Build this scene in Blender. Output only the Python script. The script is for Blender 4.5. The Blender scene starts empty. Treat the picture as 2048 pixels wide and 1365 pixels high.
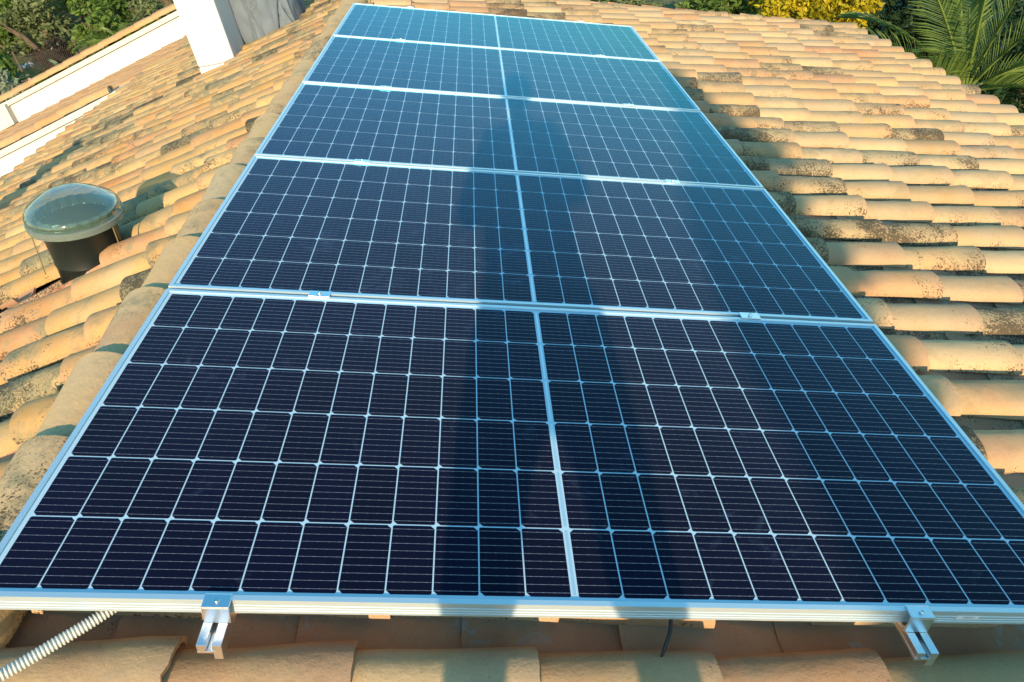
import bpy, bmesh, math, random
from mathutils import Matrix, Vector, noise
R = math.radians
scene = bpy.context.scene
COL = scene.collection
rng = random.Random(7)

# ------------------------------------------------------------ camera, sky, sun, exposure
PITCH = R(14.5)                       # both slopes of the roof
H = 4.8
# panel frame: x across the array (down the right slope), y along the ridge, z normal to the glass
M = Matrix.Translation((0, 0, H)) @ Matrix.Rotation(PITCH, 4, 'Y')
CR = ((0.99516206, -0.04675723, 0.08640732), (0.04577496, -0.55753415, -0.82889102), (0.08693169, 0.82883619, -0.55269653))
cx, cy, cz = Vector(CR[0]), Vector(CR[1]), Vector(CR[2])
cam_d = bpy.data.cameras.new("camera"); cam = bpy.data.objects.new("camera", cam_d); COL.objects.link(cam)
rot = Matrix(((cx.x, -cy.x, -cz.x), (cx.y, -cy.y, -cz.y), (cx.z, -cy.z, -cz.z))).to_4x4()
cam.matrix_world = M @ Matrix.Translation((-0.259, -0.8746, 1.1519)) @ rot
cam_d.sensor_width = 36; cam_d.lens = 1529.4 / 2048 * 36; cam_d.clip_start = 0.02; cam_d.clip_end = 2000
scene.camera = cam

SUN_P = Vector((0.10, 1.0, -0.33)).normalized()         # the way the sunlight travels, panel frame
sd = (M.to_3x3() @ SUN_P).normalized()
elev = math.asin(-sd.z); az = math.atan2(-sd.x, -sd.y)  # azimuth of the sun, clockwise from +Y
world = bpy.data.worlds.new("World"); scene.world = world; world.use_nodes = True
wn = world.node_tree.nodes; wl = world.node_tree.links
bg = wn["Background"]; sky = wn.new("ShaderNodeTexSky"); sky.sky_type = 'NISHITA'; sky.sun_disc = False
sky.sun_elevation = elev; sky.sun_rotation = az; sky.air_density = 1.6; sky.dust_density = 0.2; sky.ozone_density = 3.0
hs = wn.new("ShaderNodeHueSaturation"); hs.inputs["Saturation"].default_value = 1.36; hs.inputs["Hue"].default_value = 0.488
wl.new(sky.outputs[0], hs.inputs["Color"]); wl.new(hs.outputs[0], bg.inputs[0]); bg.inputs[1].default_value = 0.15
sun_d = bpy.data.lights.new("sun", 'SUN'); sun_d.energy = 3.4; sun_d.angle = R(0.53); sun_d.color = (1.0, 0.79, 0.52)
sun = bpy.data.objects.new("sun", sun_d); COL.objects.link(sun)
sun.rotation_mode = 'QUATERNION'; sun.rotation_quaternion = (-sd).to_track_quat('Z', 'Y'); sun.location = (0, -20, 20)
vs = scene.view_settings; vs.view_transform = 'Standard'; vs.look = 'None'; vs.exposure = .98; vs.gamma = 1.0

# ------------------------------------------------------------ helpers
def tag(o, label=None, cat=None, group=None, kind=None):
    if label: o['label'] = label
    if cat: o['category'] = cat
    if group: o['group'] = group
    if kind: o['kind'] = kind
    return o
def empty(name, mat=None, **k):
    o = bpy.data.objects.new(name, None); COL.objects.link(o); o.empty_display_size = .2
    if mat is not None: o.matrix_world = mat
    return tag(o, **k)
class MB:
    def __init__(s): s.v = []; s.f = []; s.m = []; s.a = []
    def add(s, vs_, fs, mi=0, attr=None):
        n = len(s.v); s.v += [tuple(v) for v in vs_]; s.f += [tuple(n + i for i in f) for f in fs]; s.m += [mi] * len(fs)
        s.a += attr if isinstance(attr, list) else [attr or (0, 0, 0, 1)] * len(vs_)
    def box(s, x0, y0, z0, x1, y1, z1, mi=0, mat=None):
        vs_ = [Vector(p) for p in ((x0,y0,z0),(x1,y0,z0),(x1,y1,z0),(x0,y1,z0),(x0,y0,z1),(x1,y0,z1),(x1,y1,z1),(x0,y1,z1))]
        if mat: vs_ = [mat @ p for p in vs_]
        s.add(vs_, ((0,3,2,1),(4,5,6,7),(0,1,5,4),(1,2,6,5),(2,3,7,6),(3,0,4,7)), mi)
    def prism(s, poly, y0, y1, mi=0):                    # poly in x,z, run along y
        n = len(poly)
        s.add([(x, y0, z) for x, z in poly] + [(x, y1, z) for x, z in poly],
              [tuple(range(n)), tuple(range(2*n-1, n-1, -1))] + [(i, i+n, (i+1) % n + n, (i+1) % n) for i in range(n)], mi)
    def lathe(s, prof, n=32, mi=0, c=(0, 0, 0), cap=False, mat=None):
        vs_ = []; fs = []
        for r, z in prof:
            for k in range(n):
                a = 2*math.pi*k/n; p = Vector((c[0]+r*math.cos(a), c[1]+r*math.sin(a), c[2]+z)); vs_.append(mat @ p if mat else p)
        for i in range(len(prof)-1):
            for k in range(n):
                fs.append((i*n+k, i*n+(k+1) % n, (i+1)*n+(k+1) % n, (i+1)*n+k))
        if cap: fs.append(tuple(range(n))[::-1]); fs.append(tuple((len(prof)-1)*n+k for k in range(n)))
        s.add(vs_, fs, mi)
    def tube(s, pts, rad, n=10, mi=0):
        pts = [Vector(p) for p in pts]; vs_ = []; fs = []
        if not hasattr(rad, '__len__'): rad = [rad]*len(pts)
        up = Vector((0, 0, 1))
        for i, p in enumerate(pts):
            t = (pts[min(i+1, len(pts)-1)] - pts[max(i-1, 0)]).normalized()
            a = t.cross(up); a = (a if a.length > .05 else t.cross(Vector((1, 0, 0)))).normalized(); b = t.cross(a)
            vs_ += [p + rad[i]*(a*math.cos(2*math.pi*k/n) + b*math.sin(2*math.pi*k/n)) for k in range(n)]
        for i in range(len(pts)-1):
            fs += [(i*n+k, i*n+(k+1) % n, (i+1)*n+(k+1) % n, (i+1)*n+k) for k in range(n)]
        fs += [tuple(range(n))[::-1], tuple((len(pts)-1)*n+k for k in range(n))]
        s.add(vs_, fs, mi)
    def build(s, name, mats, parent=None, mat=None, smooth=None, bevel=0, attr=False, **k):
        me = bpy.data.meshes.new(name); me.from_pydata(s.v, [], s.f)
        if not isinstance(mats, (list, tuple)): mats = [mats]
        for m_ in mats: me.materials.append(m_)
        me.polygons.foreach_set('material_index', s.m)
        if attr:
            ca = me.color_attributes.new('data', 'FLOAT_COLOR', 'POINT'); ca.data.foreach_set('color', [c for t in s.a for c in t])
        if smooth is not None:
            me.polygons.foreach_set('use_smooth', [True]*len(s.f)); me.set_sharp_from_angle(angle=R(smooth))
        me.validate(); me.update()
        o = bpy.data.objects.new(name, me); COL.objects.link(o)
        if parent is not None: o.parent = parent
        if mat is not None: o.matrix_local = mat
        if bevel:
            b = o.modifiers.new('bevel', 'BEVEL'); b.width = bevel; b.segments = 2; b.limit_method = 'ANGLE'; b.angle_limit = R(40)
        return tag(o, **k)
def copy_tree(o, parent=None):
    c = o.copy(); COL.objects.link(c)
    if parent is not None:
        c.parent = parent
    for ch in [x for x in COL.objects if x.parent == o]: copy_tree(ch, c)
    return c

# ------------------------------------------------------------ materials
def mat(name):
    m = bpy.data.materials.new(name); m.use_nodes = True; nt = m.node_tree
    return m, nt, nt.nodes["Principled BSDF"]
class NB:                                                  # small node builder
    def __init__(s, nt): s.nt = nt
    def n(s, t, **k):
        o = s.nt.nodes.new(t)
        for a, b in k.items(): setattr(o, a, b)
        return o
    def l(s, a, b): s.nt.links.new(a, b)
    def val(s, sock, v):
        if hasattr(v, 'bl_idname') or hasattr(v, 'is_linked'): s.l(v, sock)
        else: sock.default_value = v
    def math(s, op, a, b=0.0, c=None, clamp=False):
        o = s.n('ShaderNodeMath', operation=op); o.use_clamp = clamp
        s.val(o.inputs[0], a); s.val(o.inputs[1], b)
        if c is not None: s.val(o.inputs[2], c)
        return o.outputs[0]
    def mix(s, f, a, b, mode='MIX'):
        o = s.n('ShaderNodeMix', data_type='RGBA', blend_type=mode)
        s.val(o.inputs[0], f); s.val(o.inputs[6], a); s.val(o.inputs[7], b); return o.outputs[2]
    def noise(s, vec, scale, detail=4, rough=.55, dist=0, w=None):
        o = s.n('ShaderNodeTexNoise'); s.l(vec, o.inputs['Vector'])
        if w is not None: o.noise_dimensions = '4D'; s.val(o.inputs['W'], w)
        o.inputs['Scale'].default_value = scale; o.inputs['Detail'].default_value = detail
        o.inputs['Roughness'].default_value = rough; o.inputs['Distortion'].default_value = dist; return o.outputs['Fac']
    def ramp(s, f, stops, interp='LINEAR'):
        o = s.n('ShaderNodeValToRGB'); s.l(f, o.inputs[0]); cr = o.color_ramp; cr.interpolation = interp
        while len(cr.elements) < len(stops): cr.elements.new(.5)
        for e, (p, c) in zip(cr.elements, stops): e.position = p; e.color = c if len(c) == 4 else (*c, 1)
        return o.outputs[0]
    def step(s, f, a, b):
        o = s.n('ShaderNodeMapRange'); o.clamp = True; s.val(o.inputs[0], f); s.val(o.inputs[1], a); s.val(o.inputs[2], b)
        o.inputs[3].default_value = 0; o.inputs[4].default_value = 1; return o.outputs[0]
    def bump(s, h, strength, dist):
        o = s.n('ShaderNodeBump'); s.l(h, o.inputs['Height']); o.inputs['Strength'].default_value = strength; o.inputs['Distance'].default_value = dist; return o.outputs[0]

def tile_material(name, palette, lichen=.5, dark=.5, mortar=False):
    # attribute 'data': r = tint of this tile, g = how weathered, b = 0..1 along the tile, a = ignored
    m, nt, P = mat(name); B = NB(nt)
    at = B.n('ShaderNodeAttribute', attribute_name='data'); sp = B.n('ShaderNodeSeparateColor'); B.l(at.outputs['Color'], sp.inputs[0])
    lo = B.math('ABSOLUTE', B.math('SUBTRACT', B.math('MULTIPLY', at.outputs['Alpha'], 2.0), 1.0)); lo = B.math('POWER', lo, 3.0)   # 1 at the long edges of the tile
    tint, wea, u = sp.outputs[0], sp.outputs[1], sp.outputs[2]
    tc = B.n('ShaderNodeTexCoord').outputs['Object']
    base = B.ramp(tint, palette)
    w = B.math('MULTIPLY', tint, 37.0)
    blot = B.noise(tc, 6, 5, .6, .3, w)
    base = B.mix(B.step(blot, .35, .75), base, B.mix(.5, base, (.56, .45, .30, 1)))
    rose = B.noise(tc, 3.5, 3, .5, 0, w)
    base = B.mix(B.math('MULTIPLY', B.step(rose, .52, .72), .55), base, (.52, .27, .16, 1))
    # pale ends, sooty low ends
    end = B.step(B.math('ADD', u, B.math('MULTIPLY', blot, .25)), .98, 1.12)
    base = B.mix(B.math('MULTIPLY', end, .35), base, (.50, .30, .19, 1))
    fine = B.noise(tc, 160, 3, .7)
    base = B.mix(.22, base, B.ramp(fine, [(.3, (.25, .18, .11)), (.7, (.85, .68, .48))]), 'MULTIPLY')
    # grey-green lichen film
    film = B.math('ADD', B.noise(tc, 9, 6, .7, .5, w), B.math('MULTIPLY', B.step(B.noise(tc, 1.6, 3, .6, .3), .45, .75), .10))
    fl = B.math('MULTIPLY', B.step(B.math('ADD', film, B.math('MULTIPLY', wea, .30)), .66, .82), .6*lichen+.2)
    base = B.mix(fl, base, (.25, .215, .12, 1))
    if mortar:
        mo = B.step(B.noise(tc, 11, 6, .7, .8), .60, .64)
        base = B.mix(B.math('MULTIPLY', mo, .8), base, (.36, .33, .29, 1))
    gr = B.noise(tc, 22, 6, .75, .4, w)
    base = B.mix(B.math('MULTIPLY', B.step(gr, .52, .72), .32), base, B.mix(.5, base, (.20, .13, .07, 1)))
    # black specks in clumps
    wv = B.n('ShaderNodeVectorMath', operation='ADD'); B.l(tc, wv.inputs[0])
    nv = B.n('ShaderNodeTexNoise'); nv.inputs['Scale'].default_value = 60; B.l(tc, nv.inputs['Vector'])
    ns = B.n('ShaderNodeVectorMath', operation='SCALE'); B.l(nv.outputs['Color'], ns.inputs[0]); ns.inputs['Scale'].default_value = .012; B.l(ns.outputs[0], wv.inputs[1])
    vo = B.n('ShaderNodeTexVoronoi'); vo.inputs['Scale'].default_value = 85; B.l(wv.outputs[0], vo.inputs['Vector']); vo.inputs['Randomness'].default_value = 1
    cl = B.noise(tc, 6.0, 4, .65, .3, B.math('ADD', w, 3.3))
    zone = B.math('MULTIPLY', B.step(B.noise(tc, 1.3, 4, .6, .5), .45, .75), .13)
    cl = B.math('ADD', B.math('ADD', cl, zone), B.math('ADD', B.math('MULTIPLY', lo, .13), B.math('MULTIPLY', B.step(u, .55, 1.0), .07)))
    clump = B.step(B.math('ADD', cl, B.math('MULTIPLY', wea, .24*dark+.02)), .60, .88)
    rad = B.math('MULTIPLY', clump, B.math('ADD', .16, B.math('MULTIPLY', B.noise(tc, 40, 2, .5), .45)))
    spk = B.step(B.math('SUBTRACT', rad, vo.outputs['Distance']), 0.0, .07)
    sp2 = B.noise(tc, 120, 5, .8, .2)
    heavy = B.math('MULTIPLY', B.step(wea, .88, 1.08), B.step(B.noise(tc, 4.5, 4, .6, .4, w), .36, .60))
    clump2 = B.math('ADD', B.math('MULTIPLY', B.step(B.math('ADD', cl, B.math('MULTIPLY', wea, .30*dark)), .62, .95), .22), B.math('MULTIPLY', heavy, .17*dark+.04))
    spk2 = B.step(B.math('ADD', sp2, clump2), .655, .73)
    sk = B.math('MAXIMUM', spk, spk2)
    base = B.mix(B.math('MULTIPLY', sk, .84), base, (.045, .034, .022, 1))
    B.l(base, P.inputs['Base Color']); P.inputs['Roughness'].default_value = .88; P.inputs['Specular IOR Level'].default_value = .25
    h = B.math('ADD', B.math('MULTIPLY', fine, .35), B.math('MULTIPLY', B.noise(tc, 28, 4, .6), 1.0))
    B.l(B.bump(h, .55, .004), P.inputs['Normal'])
    return m
TILE_PAL = [(0, (.62, .41, .20)), (.18, (.55, .32, .14)), (.36, (.72, .51, .27)), (.52, (.58, .35, .16)), (.68, (.52, .38, .22)), (.82, (.66, .41, .18)), (1, (.54, .26, .13))]
tile_right = tile_material('roof_tile_clay', TILE_PAL, .4, .85)
tile_left = tile_material('roof_tile_clay_lichen', [(p, (c[0]*.95, c[1]*.88, c[2]*.64)) for p, c in TILE_PAL], 1.3, .95)
tile_ridge = tile_material('ridge_tile_clay', [(0, (.76, .50, .23)), (.5, (.78, .48, .22)), (1, (.70, .50, .26))], .9, 1.3)
tile_new = tile_material('coping_tile_clay', [(0, (.54, .28, .11)), (.5, (.60, .34, .14)), (1, (.48, .25, .11))], .1, .1)
chan = tile_material('channel_tile_clay', [(0, (.50, .24, .13)), (.5, (.42, .19, .10)), (1, (.50, .29, .17))], .5, 1.3, mortar=True)

def simple(name, col, rough=.6, metal=0, noise_amt=.15, scale=12, bump=0, bscale=60, spec=.5, coat=0):
    m, nt, P = mat(name); B = NB(nt); tc = B.n('ShaderNodeTexCoord').outputs['Object']
    nz = B.noise(tc, scale, 5, .6)
    c = B.mix(B.math('MULTIPLY', B.step(nz, .35, .7), noise_amt*2, clamp=True), (*col, 1), tuple(x*(1-noise_amt*1.6) for x in col) + (1,))
    B.l(c, P.inputs['Base Color']); P.inputs['Roughness'].default_value = rough; P.inputs['Metallic'].default_value = metal
    P.inputs['Specular IOR Level'].default_value = spec; P.inputs['Coat Weight'].default_value = coat
    if bump: B.l(B.bump(B.noise(tc, bscale, 4, .6), .5, bump), P.inputs['Normal'])
    return m
M_alu = simple('anodised_aluminium', (.68, .78, .81), .40, .65, .05, 30)
M_steel = simple('bright_aluminium', (.86, .87, .87), .3, 1.0, .04, 40)
M_bolt = simple('stainless_bolt', (.8, .8, .8), .18, 1.0, .05, 90)
M_back = simple('white_backsheet', (.50, .67, .76), .5, 0, .04, 25, spec=.1)
M_deck = simple('roof_mortar_bed', (.16, .10, .07), .95, 0, .4, 9, .004, 30)
M_mortar = simple('cream_mortar', (.66, .62, .52), .9, 0, .2, 14, .003, 50)
M_white = simple('white_stucco', (.62, .61, .59), .85, 0, .10, 3, .006, 22)
M_conduit = simple('grey_plastic_conduit', (.50, .51, .47), .45, 0, .08, 20)
M_black = simple('black_rubber', (.02, .02, .02), .5)
M_tubeblk = simple('dark_flashing', (.012, .015, .012), .38, 0, .2, 20)
M_label = simple('white_sticker', (.85, .85, .85), .4, 0, .02)
M_ink = simple('printed_ink', (.08, .08, .09), .5)
M_quilt = simple('grey_padded_fabric', (.15, .18, .21), .75, 0, .25, 6, .004, 40)
M_dark = simple('dark_interior', (.012, .008, .006), .9)

def ar_glass(B, nt, P, ior=1.23, tint=(.005, .50, .82)):
    """anti-reflective solar glass: little reflection head-on, a blue-tinted one at a flat angle"""
    lwf = B.n('ShaderNodeLayerWeight'); lwf.inputs['Blend'].default_value = .5; frr = B.math('ADD', .004, B.math('MULTIPLY', B.math('POWER', lwf.outputs['Facing'], 4.2), .66))
    gl = B.n('ShaderNodeBsdfGlossy'); gl.inputs['Color'].default_value = (*tint, 1); gl.inputs['Roughness'].default_value = .10; tcg = B.n('ShaderNodeTexCoord').outputs['Object']; B.l(B.math('ADD', .06, B.math('MULTIPLY', B.noise(tcg, 5, 5, .7, .6), .10)), gl.inputs['Roughness'])
    mx = B.n('ShaderNodeMixShader'); B.l(frr, mx.inputs[0]); B.l(P.outputs[0], mx.inputs[1]); B.l(gl.outputs[0], mx.inputs[2])
    B.l(mx.outputs[0], nt.nodes['Material Output'].inputs[0])
def cell_material():
    m, nt, P = mat('solar_cell'); B = NB(nt)
    tc = B.n('ShaderNodeTexCoord').outputs['Object']; sx = B.n('ShaderNodeSeparateXYZ'); B.l(tc, sx.inputs[0])
    at = B.n('ShaderNodeAttribute', attribute_name='data'); sp = B.n('ShaderNodeSeparateColor'); B.l(at.outputs['Color'], sp.inputs[0])
    v = sp.outputs[1]; u = sp.outputs[0]                    # 0..1 across the cell, straight from its corners
    # nine thin ribbons along x; small solder pads along each
    fr = B.math('FRACT', B.math('ADD', B.math('MULTIPLY', v, 9.0), 0.0)); d = B.math('ABSOLUTE', B.math('SUBTRACT', fr, .5))
    pads = B.math('FRACT', B.math('MULTIPLY', u, 4.0)); pd = B.math('ABSOLUTE', B.math('SUBTRACT', pads, .5))
    endp = B.math('GREATER_THAN', B.math('ABSOLUTE', B.math('SUBTRACT', u, .5)), .43)
    half = B.math('ADD', .0145, B.math('MULTIPLY', B.math('LESS_THAN', pd, .10), B.math('ADD', .008, B.math('MULTIPLY', endp, .04))))
    rib = B.math('LESS_THAN', d, half)
    base = B.mix(sp.outputs[2], (.0010, .0019, .0125, 1), (.0020, .0028, .0175, 1))
    fing = B.math('LESS_THAN', B.math('FRACT', B.math('MULTIPLY', u, 60.0)), .06)
    base = B.mix(B.math('MULTIPLY', fing, .04), base, (.3, .3, .34, 1))
    base = B.mix(rib, base, (.62, .50, .50, 1))
    ob = B.n('ShaderNodeObjectInfo').outputs['Random']; ww = B.math('MULTIPLY', ob, 50)
    dust = B.noise(tc, 260, 3, .8, 0, ww); big = B.noise(tc, 2.2, 4, .6, .5, ww)
    base = B.mix(B.math('MULTIPLY', B.step(B.math('ADD', dust, B.math('MULTIPLY', big, .28)), .84, .97), .34), base, (.46, .30, .24, 1))
    sm = B.noise(tc, 9, 5, .7, 1.2, ww); smb = B.noise(tc, 1.1, 2, .5, 0, B.math('ADD', ww, 7))
    base = B.mix(B.math('MULTIPLY', B.step(B.math('ADD', sm, B.math('MULTIPLY', smb, .5)), .86, 1.02), .14), base, (.20, .26, .42, 1))
    B.l(base, P.inputs['Base Color']); B.l(B.math('MULTIPLY', rib, .6), P.inputs['Metallic'])
    P.inputs['Roughness'].default_value = .45; P.inputs['Specular IOR Level'].default_value = .03
    P.inputs['Sheen Weight'].default_value = .05; P.inputs['Sheen Roughness'].default_value = .45; P.inputs['Sheen Tint'].default_value = (.80, .80, .95, 1)
    ar_glass(B, nt, P)
    return m
M_cell = cell_material(); ar_glass(NB(M_back.node_tree), M_back.node_tree, M_back.node_tree.nodes['Principled BSDF'])

def leaf_material(name, a, b, trans=.35, rough=.55):
    m, nt, P = mat(name); B = NB(nt)
    at = B.n('ShaderNodeAttribute', attribute_name='data'); sp = B.n('ShaderNodeSeparateColor'); B.l(at.outputs['Color'], sp.inputs[0])
    c = B.mix(sp.outputs[0], (*a, 1), (*b, 1)); B.l(c, P.inputs['Base Color']); P.inputs['Roughness'].default_value = rough
    P.inputs['Specular IOR Level'].default_value = .3
    tr = B.n('ShaderNodeBsdfTranslucent'); B.l(c, tr.inputs[0]); mx = B.n('ShaderNodeMixShader'); mx.inputs[0].default_value = trans
    B.l(P.outputs[0], mx.inputs[1]); B.l(tr.outputs[0], mx.inputs[2]); B.l(mx.outputs[0], nt.nodes['Material Output'].inputs[0])
    return m
L_olive = leaf_material('olive_leaves', (.10, .13, .05), (.24, .27, .11))
L_green = leaf_material('shrub_leaves', (.06, .12, .02), (.20, .28, .05))
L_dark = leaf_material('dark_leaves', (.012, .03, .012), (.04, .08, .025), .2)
L_yellow = leaf_material('mimosa_blossom', (.26, .27, .01), (.70, .50, .02), .3)
L_grey = leaf_material('silver_leaves', (.16, .20, .13), (.34, .38, .26))
L_palm = leaf_material('palm_leaves', (.045, .09, .018), (.20, .27, .055), .25, .4)
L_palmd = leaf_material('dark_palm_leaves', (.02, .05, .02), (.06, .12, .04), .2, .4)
M_bark = simple('bark', (.16, .11, .07), .9, 0, .4, 12, .01, 20)

# ------------------------------------------------------------ roof
ZB = -.162                                                # bed of the right slope under the glass plane
XR = -1.12                                               # ridge line, panel frame
c2, s2 = math.cos(2*PITCH), math.sin(2*PITCH)
RIGHT = Matrix(((1, 0, 0, XR), (0, 1, 0, 0), (0, 0, 1, ZB), (0, 0, 0, 1)))                       # u down slope, y, n
LEFT = Matrix(((-c2, 0, -s2, XR), (0, 1, 0, 0), (-s2, 0, c2, ZB), (0, 0, 0, 1)))
LY0, LY1, RY0, RY1 = -2.7, 12.6, -2.7, 7.0
LU, RU = 3.80, 4.64

def arc_tile(mb, F, u0, u1, yc, w0, w1, h0, h1, n0, n1, cover=True, th=.011, seg=14, mi=0, yaw=0, attr=(0, 0, 0)):
    """one barrel tile along u; cover = hump up, channel = trough"""
    jx = rng.uniform(0, 99); yaw += rng.uniform(-.006, .006); n0 += rng.uniform(-.002, .004); nu = 6
    vs_, at = [], []; chip = [rng.uniform(-.0012, .0010) - (.007*rng.random() if rng.random() < .03 else 0) for _ in range(seg+1)]
    sgn = 1 if cover else -1
    for layer in (0, 1):
        for i in range(nu+1):
            t = i/nu; u = u0+(u1-u0)*t; w = w0+(w1-w0)*t - (th if layer else 0); h = h0+(h1-h0)*t - (th if layer else 0); nn = n0+(n1-n0)*t
            for k in range(seg+1):
                a = math.pi*k/seg
                y = yc + yaw*(t-.5) - w*math.cos(a); n = nn + sgn*h*(math.sin(a)**.85)
                nz_ = .0022*noise.noise(Vector((u*9+jx, y*17, 3.1))) + (.0012*noise.noise(Vector((u*40+jx, y*60, 7.7))))
                n += nz_*1.3; y += nz_
                vs_.append(F @ Vector((u + (chip[k] if i == nu else 0), y, n))); at.append((attr[0], attr[1], t, k/seg))
    L = (nu+1)*(seg+1); fs = []
    for i in range(nu):
        for k in range(seg):
            a = i*(seg+1)+k; b = a+seg+1
            fs.append((a, a+1, b+1, b)); fs.append((L+a, L+b, L+b+1, L+a+1))
    for i in (0, nu):
        for k in range(seg):
            a = i*(seg+1)+k; fs.append((a, L+a, L+a+1, a+1) if i else (a, a+1, L+a+1, L+a))
    for k in (0, seg):
        for i in range(nu):
            a = i*(seg+1)+k; b = a+seg+1; fs.append((a, b, L+b, L+a) if k == 0 else (a, L+a, L+b, b))
    mb.add(vs_, fs, mi, at)

PITCHY = .236; EXPO = .325
def slope(F, y0, y1, ulen, endu, hole=None, seed=1, first=-.062, weath=None, cw=None):
    r = random.Random(seed); mb = MB()
    k0 = math.ceil((y0-first+.12)/PITCHY); k1 = int((y1-first-.10)/PITCHY)
    drift = 0
    for k in range(k0, k1+1):
        yc = first+k*PITCHY - (.006 if k > 0 else 0) + r.uniform(-.006, .006)
        drift = drift*.6 + r.uniform(-.05, .05)
        if k == 0: drift = 0
        nt_ = int(ulen/EXPO)+1
        eave = ulen + r.uniform(-.012, .02)
        for ch in (0, 1):                               # cover, then the channel beyond it
            y = yc + (PITCHY/2 if ch else 0)
            j = 0; ue = eave - (.03 if ch else 0)
            first_t = True
            while ue > .07:
                us = max(ue-EXPO-.09, .0 if ch else .03)
                cen = (ue-.2, y)
                ok = True
                if hole and hole[0] < cen[0] < hole[1] and hole[2] < y < hole[3]: ok = False
                wob = r.uniform(-.004, .004)
                we = r.random()**1.6
                if weath: we = min(1, weath(cen[0], y, we))
                if ok:
                    if ch == 0:
                        arc_tile(mb, F, us, ue, y+wob, (.062 if cw is None else cw-.014), (.078 if cw is None else cw)+r.uniform(-.005, .005), .047, .057+r.uniform(-.006, .005), -.004+wob, .008+wob+r.uniform(0, .004), True, mi=0, yaw=r.uniform(-.012, .012), attr=(r.random(), we))
                    else:
                        arc_tile(mb, F, us, ue, y+wob, .088, .076, .055, .048, .036, .020, False, mi=1, seg=8, attr=(r.random(), we*.9))
                # the down-slope end of the next tile up
                ue = ue - EXPO + r.uniform(-.012, .012)
                if first_t and ch == 0: ue += drift*.8; first_t = False
    # mortar bed under the tiles
    z = -.045
    def P(u, y, n): return F @ Vector((u, y, n))
    a = [P(0, y0, z), P(ulen-.03, y0, z), P(ulen-.03, y1, z), P(0, y1, z), P(0, y0, z-.16), P(ulen-.03, y0, z-.16), P(ulen-.03, y1, z-.16), P(0, y1, z-.16)]
    mb.add(a, ((0,1,2,3),(4,7,6,5),(0,4,5,1),(1,5,6,2),(2,6,7,3),(3,7,4,0)), 2)
    return mb
house = empty('house', M, label='white stuccoed house under a two-sided clay barrel-tile roof, beneath the solar panels', cat='house')
roof = empty('roof', None); roof.parent = house; roof.matrix_parent_inverse = Matrix()
def wr(u, y, w):
    b = 0
    if u > 2.0 and y < 3.2: b += .35*math.exp(-((y-1.7)/1.1)**2)
    b += .55*math.exp(-((u-2.45)/.42)**2)*math.exp(-((y-3.2)/1.0)**2)
    if y < .4: return w*.35
    return min(1, w*.95+.10) + b*(.4+.6*w)
def wl_(u, y, w):
    return w*.75 + .5*math.exp(-((u-2.0)/1.0)**2)*math.exp(-((y-6)/2.2)**2) + .30*math.exp(-(u/.9)**2)
TUBE_C = (.74, 1.96)
slope(RIGHT, RY0, RY1, RU, 0, seed=11, weath=wr, cw=.083).build('roof_slope', [tile_right, chan, M_deck], roof, smooth=50, attr=True)
slope(LEFT, LY0, LY1, LU, 0, hole=(.42, 1.02, 1.80, 2.24), seed=23, first=.04, weath=wl_).build('roof_slope', [tile_left, chan, M_deck], roof, smooth=50, attr=True)
r = random.Random(5)
k = -9
while .445+.33*k < 12.3:
    mb = MB(); yj = .445+.33*k                          # near end rests over the far end of the next nearer tile
    F = Matrix(((0, 1, 0, 0), (-1, 0, 0, 0), (0, 0, 1, 0), (0, 0, 0, 1)))
    F = Matrix.Translation((XR, yj, 0)) @ F
    # u runs toward the camera (-y)
    arc_tile(mb, F, -.02+r.uniform(-.006, .006), .38, r.uniform(-.006, .006), .098, .080, .092, .078, -.144, -.158, True, th=.014, seg=12, attr=(r.random(), .2+.4*r.random()))
    mb.build('ridge_tile', tile_ridge, roof, smooth=50, attr=True)
    k += 1
# gable walls and eaves
def pw(x, z):                                            # world x,z -> panel frame x,z
    v = M.inverted() @ Vector((x, 0, z)); return v.x, v.z
def wz(Px, Pz):
    v = M @ Vector((Px, 0, Pz)); return v.x, v.z
rx, rz = wz(XR, ZB-.21)
ex, ez = wz(XR+RU-.35, ZB-.21); lx, lz = wz(*( (LEFT @ Vector((LU-.35, 0, -.21))).xz ))
mb = MB(); mb.prism([pw(rx, rz), pw(lx, lz), pw(lx, 0), pw(ex, 0), pw(ex, ez)], LY0+.3, RY1-.3)
mb.prism([pw(rx, rz), pw(lx, lz), pw(lx, 0), pw(rx, 0)], RY1-.3, LY1-.3)
mb.build('wall', M_white, house)
# chimney: vertical in the world
ch = MB()
W0 = M.inverted()
def cbox(mb, x0, x1, y0, y1, z0, z1, fl=0):
    vs_ = [W0 @ Vector(p) for p in ((x0-fl, y0-fl, z0), (x1+fl, y0-fl, z0), (x1+fl, y1+fl, z0), (x0-fl, y1+fl, z0), (x0, y0, z1), (x1, y0, z1), (x1, y1, z1), (x0, y1, z1))]
    mb.add(vs_, ((0,3,2,1),(4,5,6,7),(0,1,5,4),(1,2,6,5),(2,3,7,6),(3,0,4,7)))
chx0, chx1 = -2.70, -2.36
cbox(ch, chx0, chx1, 6.3, 6.78, 4.0, 4.62, .02); cbox(ch, chx0, chx1, 6.3, 6.78, 4.623, 6.1); cbox(ch, chx0-.05, chx1+.05, 6.25, 6.83, 6.103, 6.2)
ch.build('chimney', M_white, roof, bevel=.012, label='white stuccoed chimney on the lichened left slope')

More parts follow.
